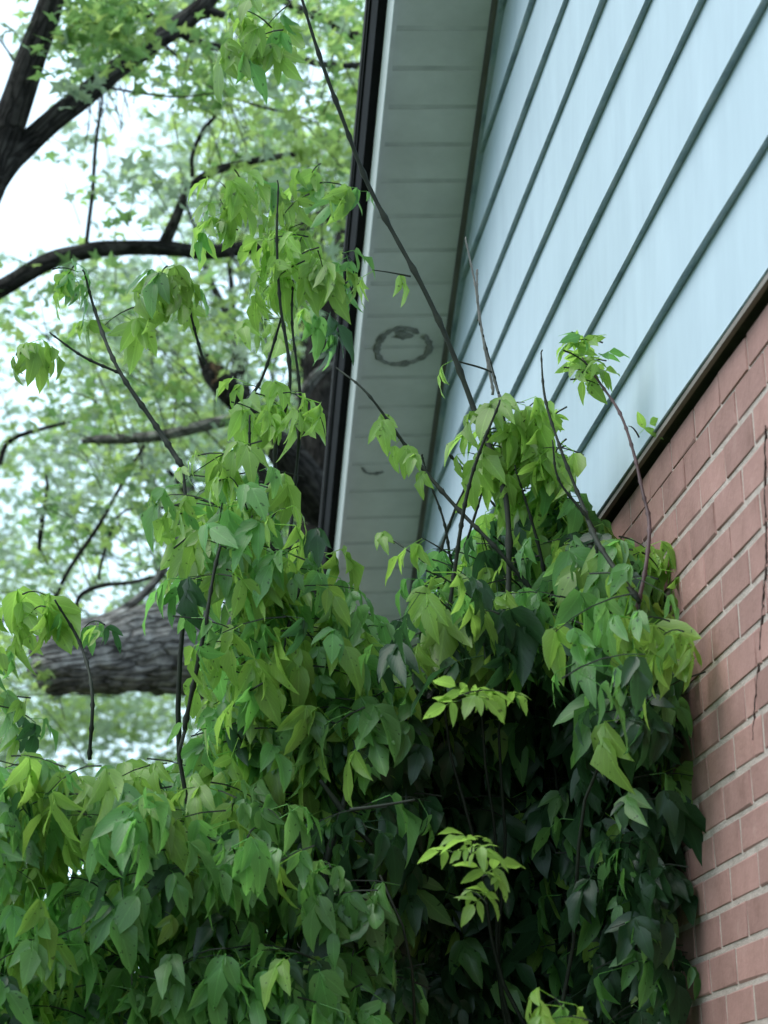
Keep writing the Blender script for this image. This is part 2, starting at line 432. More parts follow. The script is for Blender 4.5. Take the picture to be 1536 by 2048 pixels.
# mud ring stuck to the soffit
def soffit_hit(px, py):
    r = ray(px, py); k = ((P0 - CAM) @ U) / (r @ U)
    return CAM + r * k
def ring(name, c, rad, gaps, label, w=0.024, inner=True):
    ex = np.array([1.0, 0, 0]); ey = R
    v, f = [], []
    n = 72; prev = None
    for i in range(n + 1):
        a = 2 * math.pi * i / n
        if any(lo <= (math.degrees(a) % 360) <= hi for lo, hi in gaps): prev = None; continue
        rr = rad * (1 + 0.05 * math.sin(3 * a + 1)); ww = w * (0.55 + 0.75 * noise.noise(Vector((math.cos(a) * 3, math.sin(a) * 3, 5))) + 0.5 * random.random())
        ww = max(ww, 0.004); hh = 0.003 + 0.004 * random.random()
        d = ex * math.cos(a) + ey * math.sin(a)
        base = len(v)
        v += [c + d * (rr - ww / 2) - U * 0.0004, c + d * (rr - ww / 4) - U * hh, c + d * (rr + ww / 4) - U * hh, c + d * (rr + ww / 2) - U * 0.0004]
        if prev is not None:
            for k in range(3): f.append((prev + k, base + k, base + k + 1, prev + k + 1))
        prev = base
    if inner:
        base = len(v); m = 14
        cc = c - R * 0.052 - ex * 0.006
        v.append(cc - U * 0.006)
        for i in range(m):
            a = 2 * math.pi * i / m
            v.append(cc + ex * math.cos(a) * 0.034 * random.uniform(.6, 1.2) + R * math.sin(a) * 0.02 * random.uniform(.7, 1.2) - U * 0.0005)
        for i in range(m): f.append((base, base + 1 + i, base + 1 + (i + 1) % m))
    e0 = c
    o = mesh_obj(name, v, f, M['mud'], None, off=e0); o.location = e0
    return tag(o, label, 'nest remnant')
ring('mud_nest', soffit_hit(805, 694), 0.082, [(306, 318)], 'dark oval ring of dried mud stuck to the grey soffit')
ring('mud_nest', soffit_hit(752, 930), 0.045, [(170, 400), (0, 45)], 'faint short arc of dried mud low on the soffit beside hanging leaves', 0.010, False)

# ------------------------------------------------------------------ tubes for trunks, limbs and stems
def smooth_path(pts, n):
    pts = np.asarray(pts, float)
    if len(pts) == 2:
        t = np.linspace(0, 1, n)[:, None]; return pts[0] * (1 - t) + pts[1] * t
    ext = np.vstack([2 * pts[0] - pts[1], pts, 2 * pts[-1] - pts[-2]])
    out = []
    seg = len(pts) - 1
    for u in np.linspace(0, seg - 1e-6, n):
        i = int(u); t = u - i
        p0, p1, p2, p3 = ext[i:i + 4]
        out.append(0.5 * ((2 * p1) + (-p0 + p2) * t + (2 * p0 - 5 * p1 + 4 * p2 - p3) * t * t + (-p0 + 3 * p1 - 3 * p2 + p3) * t ** 3))
    return np.array(out)

def tube(name, pts, rads, mat, parent, sides=8, n=None, rough=0.0, wob=0.0, off=None, nodes=False, rfreq=6.0):
    """pts in world space, radii per point; rough = relative bark relief"""
    n = n or max(6, 5 * len(pts))
    q = np.hstack([np.asarray(pts, float), np.asarray(rads, float)[:, None]])
    s = smooth_path(q, n); path, rad = s[:, :3].copy(), np.maximum(s[:, 3], 0.0006)
    if wob:
        for i in range(1, n - 1):
            path[i] += np.array(noise.noise_vector(Vector(path[i] * 3.1) + Vector((3, 1, 7)))) * wob
    v, uvs, f = [], [], []
    up = Vector((0.3, 0.2, 1)).normalized(); ref = None; dist = 0
    for i in range(n):
        tg = Vector(path[min(i + 1, n - 1)] - path[max(i - 1, 0)]).normalized()
        if ref is None: ref = tg.orthogonal().normalized()
        ref = (ref - tg * ref.dot(tg)).normalized(); bi = tg.cross(ref)
        if i: dist += float(np.linalg.norm(path[i] - path[i - 1]))
        rr = rad[i] * (1.0 + (0.5 if nodes and i % 6 == 2 else 0) + (0.18 * noise.noise(Vector(path[i] * 30)) if nodes else 0))
        for k in range(sides):
            a = 2 * math.pi * k / sides
            d = ref * math.cos(a) + bi * math.sin(a)
            r = rr
            if rough:
                p = Vector(path[i]) + d * rad[i]
                e = noise.noise(Vector((p.x * rfreq, p.y * rfreq, p.z * rfreq)) * 1.0)
                e2 = abs(noise.noise(Vector((math.cos(a) * 5 + 9, math.sin(a) * 5, dist * rfreq * 0.6))))
                r *= 1 + rough * (0.8 * e + 1.1 * e2 - 0.3)
            v.append(tuple(Vector(path[i]) + d * r)); uvs.append((k / sides * rad[0] * 6.28, dist))
    for i in range(n - 1):
        for k in range(sides):
            a, c = i * sides + k, i * sides + (k + 1) % sides
            f.append((a, c, c + sides, a + sides))
    f.append(tuple(range(sides))[::-1]); f.append(tuple((n - 1) * sides + k for k in range(sides)))
    o = mesh_obj(name, v, f, mat, parent, smooth=True, off=(off if off is not None else (0, 0, 0)))
    uvl = o.data.uv_layers.new(name='UVMap')
    li = np.zeros(len(o.data.loops), dtype=np.int32); o.data.loops.foreach_get('vertex_index', li)
    uvl.data.foreach_set('uv', np.array(uvs)[li].ravel())
    return o

def px_tube(name, px, d, widths, mat, parent, off, **kw):
    """px: picture points at given distance(s) with apparent widths, turned into a real tube"""
    dd = d if isinstance(d, (list, tuple)) else [d] * len(px)
    pts = [P(x, y, k) for (x, y), k in zip(px, dd)]
    ww = widths if isinstance(widths, (list, tuple)) else [widths] * len(px)
    rads = [w * k / F_PX / 2 for w, k in zip(ww, dd)]
    return tube(name, pts, rads, mat, parent, off=off, **kw)

# ------------------------------------------------------------------ leaf shapes
def leaflet(L, Wd, d, nrm, droop, fold, base, lobes=False, rs=random):
    """one blade: starts at base, runs along d, faces nrm; returns verts, faces, uvs"""
    d = Vector(d).normalized(); nrm = Vector(nrm); nrm = (nrm - d * nrm.dot(d)).normalized()
    side = d.cross(nrm).normalized()
    ts = [0, 0.11, 0.29, 0.50, 0.71, 0.88, 1.0]
    ws = [0.12, 0.72, 1.0, 0.86, 0.50, 0.19, 0.0]
    if lobes: ws = [0.12, 0.60, 1.12, 0.78, 0.52, 0.17, 0.0]
    ns = len(ts)
    v, uv, f = [], [], []
    p = Vector(base); cur = d.copy(); last = 0
    ph = rs.uniform(0, 6.28)
    for i, (t, w) in enumerate(zip(ts, ws)):
        step = (t - last) * L; last = t
        p = p + cur * step
        ang = droop * (0.08 + 0.2 * i / ns)
        cur = (Matrix.Rotation(-ang, 3, side) @ cur).normalized()
        hw = w * Wd / 2
        if i == ns - 1:
            v.append(p); uv.append((0, 1))
        else:
            jl, jr = rs.uniform(.9, 1.1), rs.uniform(.9, 1.1)
            tooth = L * (0.0, 0.0, 0.015, 0.05, 0.06, 0.03)[i]
            zl = nrm * hw * (fold + 0.22 * math.sin(ph + i * 1.9)); zr = nrm * hw * (fold + 0.22 * math.sin(ph + 2 + i * 1.7))
            v += [p - side * hw * jl + zl + cur * tooth, p, p + side * hw * jr + zr + cur * tooth]
            uv += [(-w, t), (0, t), (w, t)]
    for i in range(ns - 2):
        a = 3 * i
        f += [(a, a + 1, a + 4, a + 3), (a + 1, a + 2, a + 5, a + 4)]
    e = 3 * (ns - 2)
    f += [(e, e + 1, e + 3), (e + 1, e + 2, e + 3)]
    return v, f, uv

def merge(parts):
    v, f, uv = [], [], []
    for a, b_, c in parts:
        o = len(v); v += [tuple(x) for x in a]; f += [tuple(i + o for i in q) for q in b_]; uv += c
    return v, f, uv

def petiole(a, b_, r):
    a = Vector(a); b_ = Vector(b_); d = (b_ - a).normalized(); s = d.orthogonal().normalized(); t = d.cross(s)
    v = []
    for p in (a, b_):
        for k in range(3):
            an = 2.094 * k; v.append(p + (s * math.cos(an) + t * math.sin(an)) * r)
    return v, [(0, 1, 4, 3), (1, 2, 5, 4), (2, 0, 3, 5)], [(0.0, 0.0)] * 6

def compound_leaf(seed, style):
    rs = random.Random(seed)
    out = Vector((0, 1, 0))
    pl = rs.uniform(0.026, 0.05)
    if style == 'hang':
        e = Vector((rs.uniform(-.2, .2), 0.75, rs.uniform(-0.75, 0.1))).normalized() * pl
        e2 = e + Vector((rs.uniform(-.15, .15), 0.45, -0.9)).normalized() * rs.uniform(0.018, 0.035)
        td = Vector((rs.uniform(-.25, .25), rs.uniform(.0, .45), -1)); ld = lambda s: Vector((s * rs.uniform(.35, .8), rs.uniform(-.1, .35), -rs.uniform(.65, 1)))
        nr = lambda: Vector((rs.uniform(-.5, .5), 1, rs.uniform(.1, .7)))
    else:
        e = Vector((rs.uniform(-.2, .2), 0.8, 0.35)).normalized() * pl
        e2 = e + Vector((0, 1, -0.1)).normalized() * 0.03
        td = Vector((rs.uniform(-.2, .2), 1, rs.uniform(-.6, 0))); ld = lambda s: Vector((s, rs.uniform(.3, .7), rs.uniform(-.5, .1)))
        nr = lambda: Vector((rs.uniform(-.3, .3), -.1, 1))
    parts = [petiole((0, 0, 0), e, 0.0009), petiole(e, e2, 0.0008)]
    L = rs.uniform(0.062, 0.100)
    parts.append(leaflet(L, L * rs.uniform(.38, .52), td, nr(), rs.uniform(0.2, 0.9), rs.uniform(.05, .55), e2, lobes=rs.random() < .6, rs=rs))
    for s in (-1, 1):
        l = L * rs.uniform(.72, .95)
        parts.append(leaflet(l, l * rs.uniform(.34, .47), ld(s), nr(), rs.uniform(0.2, 0.9), rs.uniform(.05, .6), e + (e2 - e) * .15, rs=rs))
    return merge(parts)

def maple_leaf(seed):
    rs = random.Random(seed)
    v = [(0, 0, 0)]; uv = [(0, 0)]
    n = 10; f = []
    lob = [0.25, 0.62, 0.36, 0.92, 0.42, 1.05, 0.42, 0.92, 0.36, 0.62]
    for i in range(n):
        a = -math.pi / 2 + 2 * math.pi * i / n
        r = lob[i] * rs.uniform(.85, 1.15) * 0.5
        x, y = math.cos(a) * r, math.sin(a) * r
        v.append((x, y + 0.1, -0.22 * abs(x) - 0.35 * (y * y) + rs.uniform(-.03, .03))); uv.append((x, 0.5 + y))
    for i in range(n): f.append((0, 1 + i, 1 + (i + 1) % n))
    return v, f, uv

def leaf_mesh(geo, mat, name='leaf', scale=1.0):
    v, f, uv = geo
    me = bpy.data.meshes.new(name)
    me.from_pydata([tuple(c * scale for c in p) for p in v], [], f)
    me.materials.append(mat)
    me.polygons.foreach_set('use_smooth', np.ones(len(me.polygons), dtype=bool))
    ul = me.uv_layers.new(name='UVMap')
    li = np.zeros(len(me.loops), dtype=np.int32); me.loops.foreach_get('vertex_index', li)
    ul.data.foreach_set('uv', np.array(uv)[li].ravel()); me.update()
    return me

HANG = [compound_leaf(100 + i, 'hang') for i in range(12)]
SPREAD = [compound_leaf(200 + i, 'spread') for i in range(5)]
MAPLE = [maple_leaf(300 + i) for i in range(6)]
GEO = HANG + SPREAD + MAPLE
NH, NS = len(HANG), len(SPREAD)
_cache = {}
def shared_mesh(gi, mat):
    k = (gi, mat.name)
    if k not in _cache: _cache[k] = leaf_mesh(GEO[gi], mat)
    return _cache[k]

def euler_mats(e):
    cx, sx = np.cos(e[:, 0]), np.sin(e[:, 0]); cy, sy = np.cos(e[:, 1]), np.sin(e[:, 1]); cz, sz = np.cos(e[:, 2]), np.sin(e[:, 2])
    m = np.empty((len(e), 3, 3))
    m[:, 0, 0] = cz * cy; m[:, 0, 1] = cz * sy * sx - sz * cx; m[:, 0, 2] = cz * sy * cx + sz * sx
    m[:, 1, 0] = sz * cy; m[:, 1, 1] = sz * sy * sx + cz * cx; m[:, 1, 2] = sz * sy * cx - cz * sx
    m[:, 2, 0] = -sy; m[:, 2, 1] = cy * sx; m[:, 2, 2] = cy * cx
    return m

def joined_leaves(name, leaves, mats, parent, off):
    """leaves: list of (geo index, pos, euler, scale, mat index) -> one mesh"""
    if not leaves: return None
    Vs, Ls, LT, MI, UV = [], [], [], [], []
    base = 0
    by = {}
    for l in leaves: by.setdefault(l[0], []).append(l)
    for gi, ls in by.items():
        v, f, uv = GEO[gi]
        v = np.asarray(v, float); uv = np.asarray(uv, float)
        pos = np.array([l[1] for l in ls]); eu = np.array([l[2] for l in ls]); sc = np.array([l[3] for l in ls]); mi = np.array([l[4] for l in ls])
        m = euler_mats(eu)
        w = np.einsum('nij,vj->nvi', m, v) * sc[:, None, None] + pos[:, None, :]
        n = len(ls); nv = len(v)
        Vs.append(w.reshape(-1, 3))
        lt = np.array([len(q) for q in f]); fl = np.concatenate([np.array(q) for q in f])
        Ls.append((fl[None, :] + (base + np.arange(n) * nv)[:, None]).ravel())
        LT.append(np.tile(lt, n)); MI.append(np.repeat(mi, len(f))); UV.append(np.tile(uv[fl], (n, 1)))
        base += n * nv
    V = np.concatenate(Vs) - np.asarray(off); L = np.concatenate(Ls); T = np.concatenate(LT); MI = np.concatenate(MI); UV = np.concatenate(UV)
    me = bpy.data.meshes.new(name)
    me.vertices.add(len(V)); me.vertices.foreach_set('co', V.ravel())
    me.loops.add(len(L)); me.loops.foreach_set('vertex_index', L.astype(np.int32))
    me.polygons.add(len(T)); st = np.concatenate([[0], np.cumsum(T)[:-1]])
    me.polygons.foreach_set('loop_start', st.astype(np.int32)); me.polygons.foreach_set('loop_total', T.astype(np.int32))
    me.polygons.foreach_set('material_index', MI.astype(np.int32)); me.polygons.foreach_set('use_smooth', np.ones(len(T), dtype=bool))
    for m_ in mats: me.materials.append(m_)
    ul = me.uv_layers.new(name='UVMap'); ul.data.foreach_set('uv', UV.ravel())
    me.update(calc_edges=True); me.validate()
    o = bpy.data.objects.new(name, me); link(o, parent)
    return o

def put_leaves(root, leaves, mats, off, limit, stuff_name, cell=26):
    """the leaves that show largest become parts of their own, the rest one mass"""
    off = np.asarray(off)
    order = []
    for i, l in enumerate(leaves):
        x, y, d = project(l[1])
        if -20 < x < 1556 and -20 < y < 2068: order.append((d, i, int(x // cell), int(y // cell)))
    order.sort()
    chosen, seen, later = [], {}, []
    for d, i, cx, cy in order:
        c = seen.get((cx, cy), 0)
        if c < 1: chosen.append(i); seen[(cx, cy)] = c + 1
        else: later.append(i)
        if len(chosen) >= limit * 3: break
    chosen = sorted(chosen, key=lambda i: project(leaves[i][1])[2] / leaves[i][3])[:limit]
    if len(chosen) < limit: chosen += later[:limit - len(chosen)]
    cs = set(chosen)
    for i in chosen:
        gi, p, e, s, mi = leaves[i]
        o = bpy.data.objects.new('leaf', shared_mesh(gi, mats[mi])); link(o, root)
        o.location = np.asarray(p) - off; o.rotation_euler = e; o.scale = (s, s, s)
    rest = [l for i, l in enumerate(leaves) if i not in cs]
    o = joined_leaves(stuff_name, rest, mats, root, off)
    if o: tag(o, kind='stuff')

# ------------------------------------------------------------------ saplings
def in_poly(x, y, poly):
    c = False; j = len(poly) - 1
    for i in range(len(poly)):
        xi, yi = poly[i]; xj, yj = poly[j]
        if (yi > y) != (yj > y) and x < (xj - xi) * (y - yi) / (yj - yi) + xi: c = not c
        j = i
    return c

def wall_depth(px, py): return WB / ray(px, py)[0]

SHARE = [.62, .72]        # shares of mid, deep (rest bluish) non-young leaves; deep also paints shade
def spray(leaves, twigs, c, young, n, spread=0.10, droop=0.5, scale=1.0, heading=None, style='hang', tones=None):
    """a twig with alternating compound leaves"""
    a = random.uniform(0, 2 * math.pi) if heading is None else heading
    ln = random.uniform(0.7, 1.3) * spread * 2
    d = Vector((math.cos(a), math.sin(a), random.uniform(-0.1, 0.8))).normalized()
    p = Vector(c) - d * ln * 0.5
    pts = []
    for i in range(5):
        pts.append(p.copy()); d = (d + Vector((0, 0, -droop * 0.35))).normalized(); p = p + d * ln / 4
    twigs.append(pts)
    for i in range(n):
        t = (i + random.random()) / n * 3.999
        k = int(t); q = pts[k].lerp(pts[k + 1], t - k)
        az = a - math.pi / 2 + random.choice((-1, 1)) * random.uniform(0.3, 1.5)
        if style == 'hang': gi = random.randrange(NH)
        else: gi = NH + random.randrange(NS)
        tl = .5 if style == 'hang' else .95
        e = (random.uniform(-tl, tl), random.uniform(-tl, tl), az)
        s = scale * random.uniform(.62, 1.28)
        if tones is None:
            r = random.random()
            q_ = (r - young) / max(1e-6, 1 - young)
            mi = 0 if r < young else (1 if q_ < SHARE[0] else (2 if q_ < SHARE[1] else 3))
        else: mi = random.choice(tones)
        leaves.append((gi, np.array(q), e, s, mi))

def fill(leaves, twigs, poly, n, dfun, young, ln=5, holes=(), scale=1.0):
    xs = [p[0] for p in poly]; ys = [p[1] for p in poly]
    k = 0; tries = 0
    while k < n and tries < n * 40:
        tries += 1
        x, y = random.uniform(min(xs), max(xs)), random.uniform(min(ys), max(ys))
        if not in_poly(x, y, poly): continue
        if any(((x - hx) / hr) ** 2 + ((y - hy) / (hr * ha)) ** 2 < 1 for hx, hy, hr, ha in holes): continue
        lo, hi = dfun(x, y)
        d = lo + (hi - lo) * random.random()
        yg = young(x, y) if callable(young) else young
        spray(leaves, twigs, P(x, y, d), yg, random.randint(ln - 1, ln + 1), 0.075, scale=scale)
        k += 1

def build_twigs(twigs, root, off, name='twigs', r=0.0016, mat=None):
    v, f = [], []
    for pts in twigs:
        ref = None; base0 = len(v)
        for i, p in enumerate(pts):
            tg = (pts[min(i + 1, len(pts) - 1)] - pts[max(i - 1, 0)]).normalized(); s_ = tg.orthogonal().normalized(); t_ = tg.cross(s_)
            rr = r * (1.25 - 0.18 * i)
            for k in range(4):
                a = math.pi / 2 * k; v.append(tuple(p + (s_ * math.cos(a) + t_ * math.sin(a)) * rr))
        for i in range(len(pts) - 1):
            for k in range(4):
                a, c = base0 + 4 * i + k, base0 + 4 * i + (k + 1) % 4; f.append((a, c, c + 4, a + 4))
    if v:
        o = mesh_obj(name, v, f, mat or M['stem'], root, off=off); tag(o, kind='stuff')

def grow(root, off, base, tips, r0=0.012, mat=None, name='stem'):
    """woody stems from the ground to given points"""
    for tip in tips:
        tip = np.asarray(tip); b0 = np.asarray(base) + np.array([random.uniform(-.12, .12), random.uniform(-.12, .12), 0])
        mid = b0 * .45 + tip * .55 + np.array([random.uniform(-.16, .1), random.uniform(0, .2), 0.1])
        q1 = b0 * .7 + mid * .3 + np.array([random.uniform(-.14, .08), random.uniform(-.05, .12), .1])
        tube(name, [b0, q1, mid, tip], [r0, r0 * .9, r0 * .6, r0 * .25], mat or M['stem'], root, sides=7, n=40, wob=0.07, off=off)

FAN = None
# --- sapling against the wall
def sapling(name, loc, label, group='leafy saplings crowding the gable wall'):
    o = empty(name, loc); tag(o, label, 'sapling', group); return o, np.array(loc, float)

R_POLY = [(1040, 985), (965, 1075), (890, 1130), (850, 1200), (805, 1310), (760, 1400), (710, 1500), (650, 1640), (650, 2110), (1300, 2110), (1310, 1800), (1312, 1600), (1305, 1400), (1300, 1270), (1285, 1150), (1250, 1090), (1190, 1050), (1120, 985)]
loc = P(1010, 1900, 5.5); rroot, roff = sapling('leafy_sapling', (loc[0], loc[1], 0), 'dense dark leafy sapling pressed against the red brick wall')
lv, tw = [], []
def dR(x, y):
    hi = min(wall_depth(x, y) - 0.10, 5.9); lo = max(4.15, hi - 1.15)
    if x > 1200: lo = max(lo, hi - 0.5)
    if y > 1300 and x > 820: lo = max(lo, hi - 0.75)
    if y < 1150: lo = max(lo, hi - 0.7)
    return lo, hi
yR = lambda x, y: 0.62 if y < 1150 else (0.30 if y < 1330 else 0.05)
SHARE[:] = [.12, .96]  # mostly deep tone: the hollow's shade is put into the leaf colour
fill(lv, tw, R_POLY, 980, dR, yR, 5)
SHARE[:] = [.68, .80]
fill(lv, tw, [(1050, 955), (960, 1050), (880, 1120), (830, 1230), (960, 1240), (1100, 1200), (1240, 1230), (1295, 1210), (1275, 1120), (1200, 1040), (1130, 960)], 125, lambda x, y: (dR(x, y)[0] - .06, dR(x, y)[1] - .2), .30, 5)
SHARE[:] = [.40, .92]  # mixed tones, fading into the painted shade below
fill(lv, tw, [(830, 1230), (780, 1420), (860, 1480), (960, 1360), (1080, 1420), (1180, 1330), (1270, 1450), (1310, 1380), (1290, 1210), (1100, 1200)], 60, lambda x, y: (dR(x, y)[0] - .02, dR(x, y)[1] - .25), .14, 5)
SHARE[:] = [.62, .72]
clR = [((1040, 860), 60, 9, 5.2, 1, 'hang'), ((985, 850), 40, 5, 5.2, 1, 'hang'), ((1085, 815), 30, 2, 5.25, .9, 'spread'), ((1180, 705), 26, 3, 5.0, .9, 'spread'), ((1165, 740), 30, 3, 5.0, .9, 'spread'), ((1120, 880), 22, 2, 5.1, .8, 'hang'),
       ((1060, 960), 45, 5, 5.2, .85, 'hang'), ((940, 1375), 18, 2, 4.3, 1, 'spread'), ((935, 1700), 20, 2, 4.2, 1, 'spread'), ((955, 1760), 22, 2, 4.2, 1, 'spread'), ((1130, 2000), 25, 2, 4.15, .8, 'hang'),
       ((1285, 1090), 26, 3, 4.85, .7, 'hang'), ((1310, 1240), 26, 4, 4.5, .7, 'hang'), ((1270, 850), 4, 1, 4.8, 1, 'spread')]
for (c, sp, n, d, yg, st) in clR:
    for k in range(max(1, n)):
        spray(lv, tw, P(c[0] + random.gauss(0, sp * .6), c[1] + random.gauss(0, sp * .6), d + random.uniform(-.06, .06)), yg, 4 if n > 1 else 1, 0.035, scale=.52 if st == 'spread' else 1.0, style=st)
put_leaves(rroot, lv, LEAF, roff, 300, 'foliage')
build_twigs(tw, rroot, roff)
st = lambda name, px, d, w, mat=M['stem'], **kw: px_tube(name, px, d, w, mat, rroot, roff, sides=7, nodes=True, n=12 * len(px), wob=0.008, **kw)
st('stem', [(1015, 1250), (1010, 985), (950, 820), (855, 595), (735, 370), (668, 200), (610, 10), (590, -60)], [5.0, 5.1, 5.2, 5.25, 5.3, 5.3, 5.3, 5.3], [13, 12, 11, 10, 9, 8, 6, 5])
st('stem', [(1060, 1180), (985, 1090), (905, 1005), (820, 905), (735, 790), (672, 735)], [5.0, 5.0, 5.05, 5.1, 5.1, 5.15], [9, 8, 8, 7, 5, 3])
st('stem', [(895, 1230), (915, 1090), (935, 985), (960, 900), (1000, 800)], 4.95, [9, 8, 7, 6, 4])
st('stem', [(1280, 1205), (1205, 1095), (1165, 1010), (1120, 900), (1090, 800), (1085, 700)], [4.6, 4.7, 4.85, 4.9, 4.95, 5.0], [11, 10, 8, 6, 5, 3])
st('stem', [(1200, 1140), (1185, 1050), (1120, 960), (1105, 880)], 4.8, [8, 7, 5, 3])
st('stem', [(1262, 1260), (1290, 1150), (1300, 1050), (1285, 980), (1265, 900), (1240, 830), (1205, 775), (1165, 715)], [4.65, 4.68, 4.75, 4.8, 4.85, 4.9, 4.95, 5.0], [9, 8, 8, 7, 6, 6, 5, 3], M['stem_red'])
st('stem', [(1105, 1270), (1080, 1120), (1050, 1000), (1030, 930)], 5.1, [8, 7, 5, 3])
for px in ([(1010, 830), (985, 760), (960, 660), (950, 570), (932, 475)], [(985, 790), (965, 690), (955, 600), (955, 540)], [(1045, 960), (1010, 850), (990, 770), (970, 700), (955, 640)],
           [(900, 910), (940, 950), (985, 1000), (1030, 1060)], [(905, 1130), (890, 1040), (860, 960), (845, 910)], [(930, 1100), (960, 1000), (975, 940), (985, 900)], [(880, 1110), (920, 1000), (960, 930), (1015, 850)]):
    st('twig', px, 5.35, [6, 5, 4, 4, 3][:len(px)] if len(px) > 3 else 4, M['dry_twig'] if px[0][1] < 900 else M['stem'])
px_tube('twig', [(822, 553), (780, 545), (745, 540)], 5.25, [4, 3, 2], M['stem'], rroot, roff, sides=6)
px_tube('twig', [(905, 720), (960, 735), (985, 745)], 5.28, [3, 4, 3], M['stem'], rroot, roff, sides=6)
px_tube('twig', [(700, 1620), (760, 1612), (830, 1600)], 4.4, [8, 6, 5], M['stem'], rroot, roff, sides=6)
grow(rroot, roff, (roff[0], roff[1], 0), [P(1015, 1250, 5.0), P(1060, 1180, 5.0), P(900, 1230, 4.95), P(1280, 1205, 4.6), P(1105, 1270, 5.1), P(760, 1750, 4.7), P(640, 1780, 4.8)], 0.009)
sub = []
tw2 = []
for (x, y, d) in ((748, 541, 5.25), (765, 542, 5.25), (905, 721, 5.28), (762, 826, 5.1), (776, 845, 5.1), (800, 878, 5.1), (812, 894, 5.1), (838, 925, 5.08), (852, 944, 5.06), (845, 1077, 5.0), (850, 1080, 5.0), (768, 1072, 5.2)):
    sub.append((random.randrange(NH), P(x, y, d), (random.uniform(-.4, .4), random.uniform(-.4, .4), random.uniform(0, 6.28)), random.uniform(.6, .85), 0))
px_tube('twig', [(845, 1076), (870, 1090), (905, 1112)], 5.0, [2, 3, 4], M['stem'], rroot, roff, sides=6)
px_tube('twig', [(768, 1071), (800, 1090), (850, 1125)], [5.2, 5.15, 5.1], [2, 3, 4], M['stem'], rroot, roff, sides=6)
for l in sub:
    o = bpy.data.objects.new('leaf', shared_mesh(l[0], LEAF[l[4]])); link(o, rroot); o.location = l[1] - roff; o.rotation_euler = l[2]; o.scale = (l[3],) * 3
build_twigs(tw2, rroot, roff, 'twiglets', 0.001)

# --- middle sapling, taller, with shoots in front of the soffit edge
M_POLY = [(375, 935), (420, 890), (490, 895), (550, 960), (590, 1050), (610, 1150), (690, 1180), (750, 1240), (790, 1310), (800, 1420), (760, 1620), (640, 1660), (540, 1660), (430, 1560), (410, 1440), (455, 1330), (430, 1180), (385, 1050)]
loc = P(600, 1900, 5.3); mroot, moff = sapling('leafy_sapling', (loc[0], loc[1], 0), 'tall mid green sapling whose shoots rise beside the black roof edge')
lv, tw = [], []
fill(lv, tw, M_POLY, 240, lambda x, y: (4.8, 5.4), lambda x, y: 0.5 if y < 1150 else 0.38, 5)
clM = [((595, 470), 55, 4, 5.6, 1, .95), ((560, 530), 40, 2, 5.6, 1, .95), ((645, 510), 26, 2, 5.5, .9, .95), ((500, 370), 45, 3, 5.8, .9, .9), ((610, 370), 40, 2, 5.8, .8, .9), ((675, 345), 18, 2, 5.6, .25, .8), ((695, 500), 12, 1, 5.5, .1, .8),
       ((530, 790), 42, 4, 5.5, 1, .9), ((480, 785), 18, 1, 5.5, 1, .9), ((540, 50), 50, 4, 5.7, .9, 1.05), ((490, 90), 30, 2, 5.7, .8, 1.05), ((300, 575), 45, 4, 5.6, .8, 1.0), ((560, 640), 50, 1, 5.9, .8, .9), ((140, 535), 26, 2, 5.5, .6, .75), ((355, 560), 20, 1, 5.6, .7, .8), ((430, 440), 30, 2, 5.8, .8, .9), ((650, 620), 20, 2, 6, .3, .9), ((670, 1100), 5, 0, 5, 1, 1), ((50, 1180), 26, 3, 5.2, .8, 1), ((20, 1380), 22, 2, 5.2, .5, .9), ((25, 1270), 18, 1, 5.2, .3, .9), ((185, 1225), 14, 1, 5.2, .4, .7)]
for (c, sp, n, d, yg, sc) in clM:
    for k in range(n):
        spray(lv, tw, P(c[0] + random.gauss(0, sp * .6), c[1] + random.gauss(0, sp * .6), d + random.uniform(-.1, .1)), yg, 5, 0.05, scale=sc * 1.05)
put_leaves(mroot, lv, LEAF, moff, 300, 'foliage')
build_twigs(tw, mroot, moff)
stm = lambda name, px, d, w, mat=M['stem'], **kw: px_tube(name, px, d, w, mat, mroot, moff, sides=7, nodes=True, n=12 * len(px), wob=0.008, **kw)
stm('stem', [(560, 1000), (550, 900), (580, 760), (560, 600), (552, 470), (555, 360)], 5.5, [9, 8, 7, 6, 5, 3])
stm('stem', [(500, 1000), (500, 900), (500, 830)], 5.4, [7, 6, 4])
stm('stem', [(590, 980), (600, 800), (585, 650), (585, 560)], 5.55, [7, 6, 5, 4])
stm('stem', [(370, 1460), (400, 1290), (430, 1130), (460, 1040)], [4.8, 4.8, 4.85, 4.9], [10, 9, 7, 5])
stm('stem', [(470, 830), (520, 760), (560, 640), (580, 590)], 5.7, [8, 6, 5, 4])
stm('branch', [(600, 1170), (560, 1110), (540, 1080)], 4.9, [9, 7, 5])
stm('stem', [(365, 935), (310, 850), (240, 740), (190, 620), (165, 540)], [5.3, 5.35, 5.4, 5.5, 5.5], [11, 10, 8, 6, 4])
stm('twig', [(245, 750), (170, 715), (100, 665)], 5.4, [6, 5, 3])
stm('stem', [(410, 730), (385, 640), (360, 540)], 5.6, [6, 5, 3])
stm('stem', [(180, 1520), (185, 1400), (160, 1290), (110, 1200)], [5.0, 5.0, 5.1, 5.1], [8, 7, 6, 4])
grow(mroot, moff, (moff[0], moff[1], 0), [P(560, 1000, 5.5), P(500, 1000, 5.4), P(590, 980, 5.55), P(370, 1460, 4.8), P(600, 1170, 4.9), P(365, 935, 5.3)], 0.015)
l = [(60, 690, 5.4, 5), (45, 680, 5.4, 3)]
sub, tw2 = [], []
for x, y, d, n in l: spray(sub, tw2, P(x, y, d), .8, n, 0.05, scale=.95)
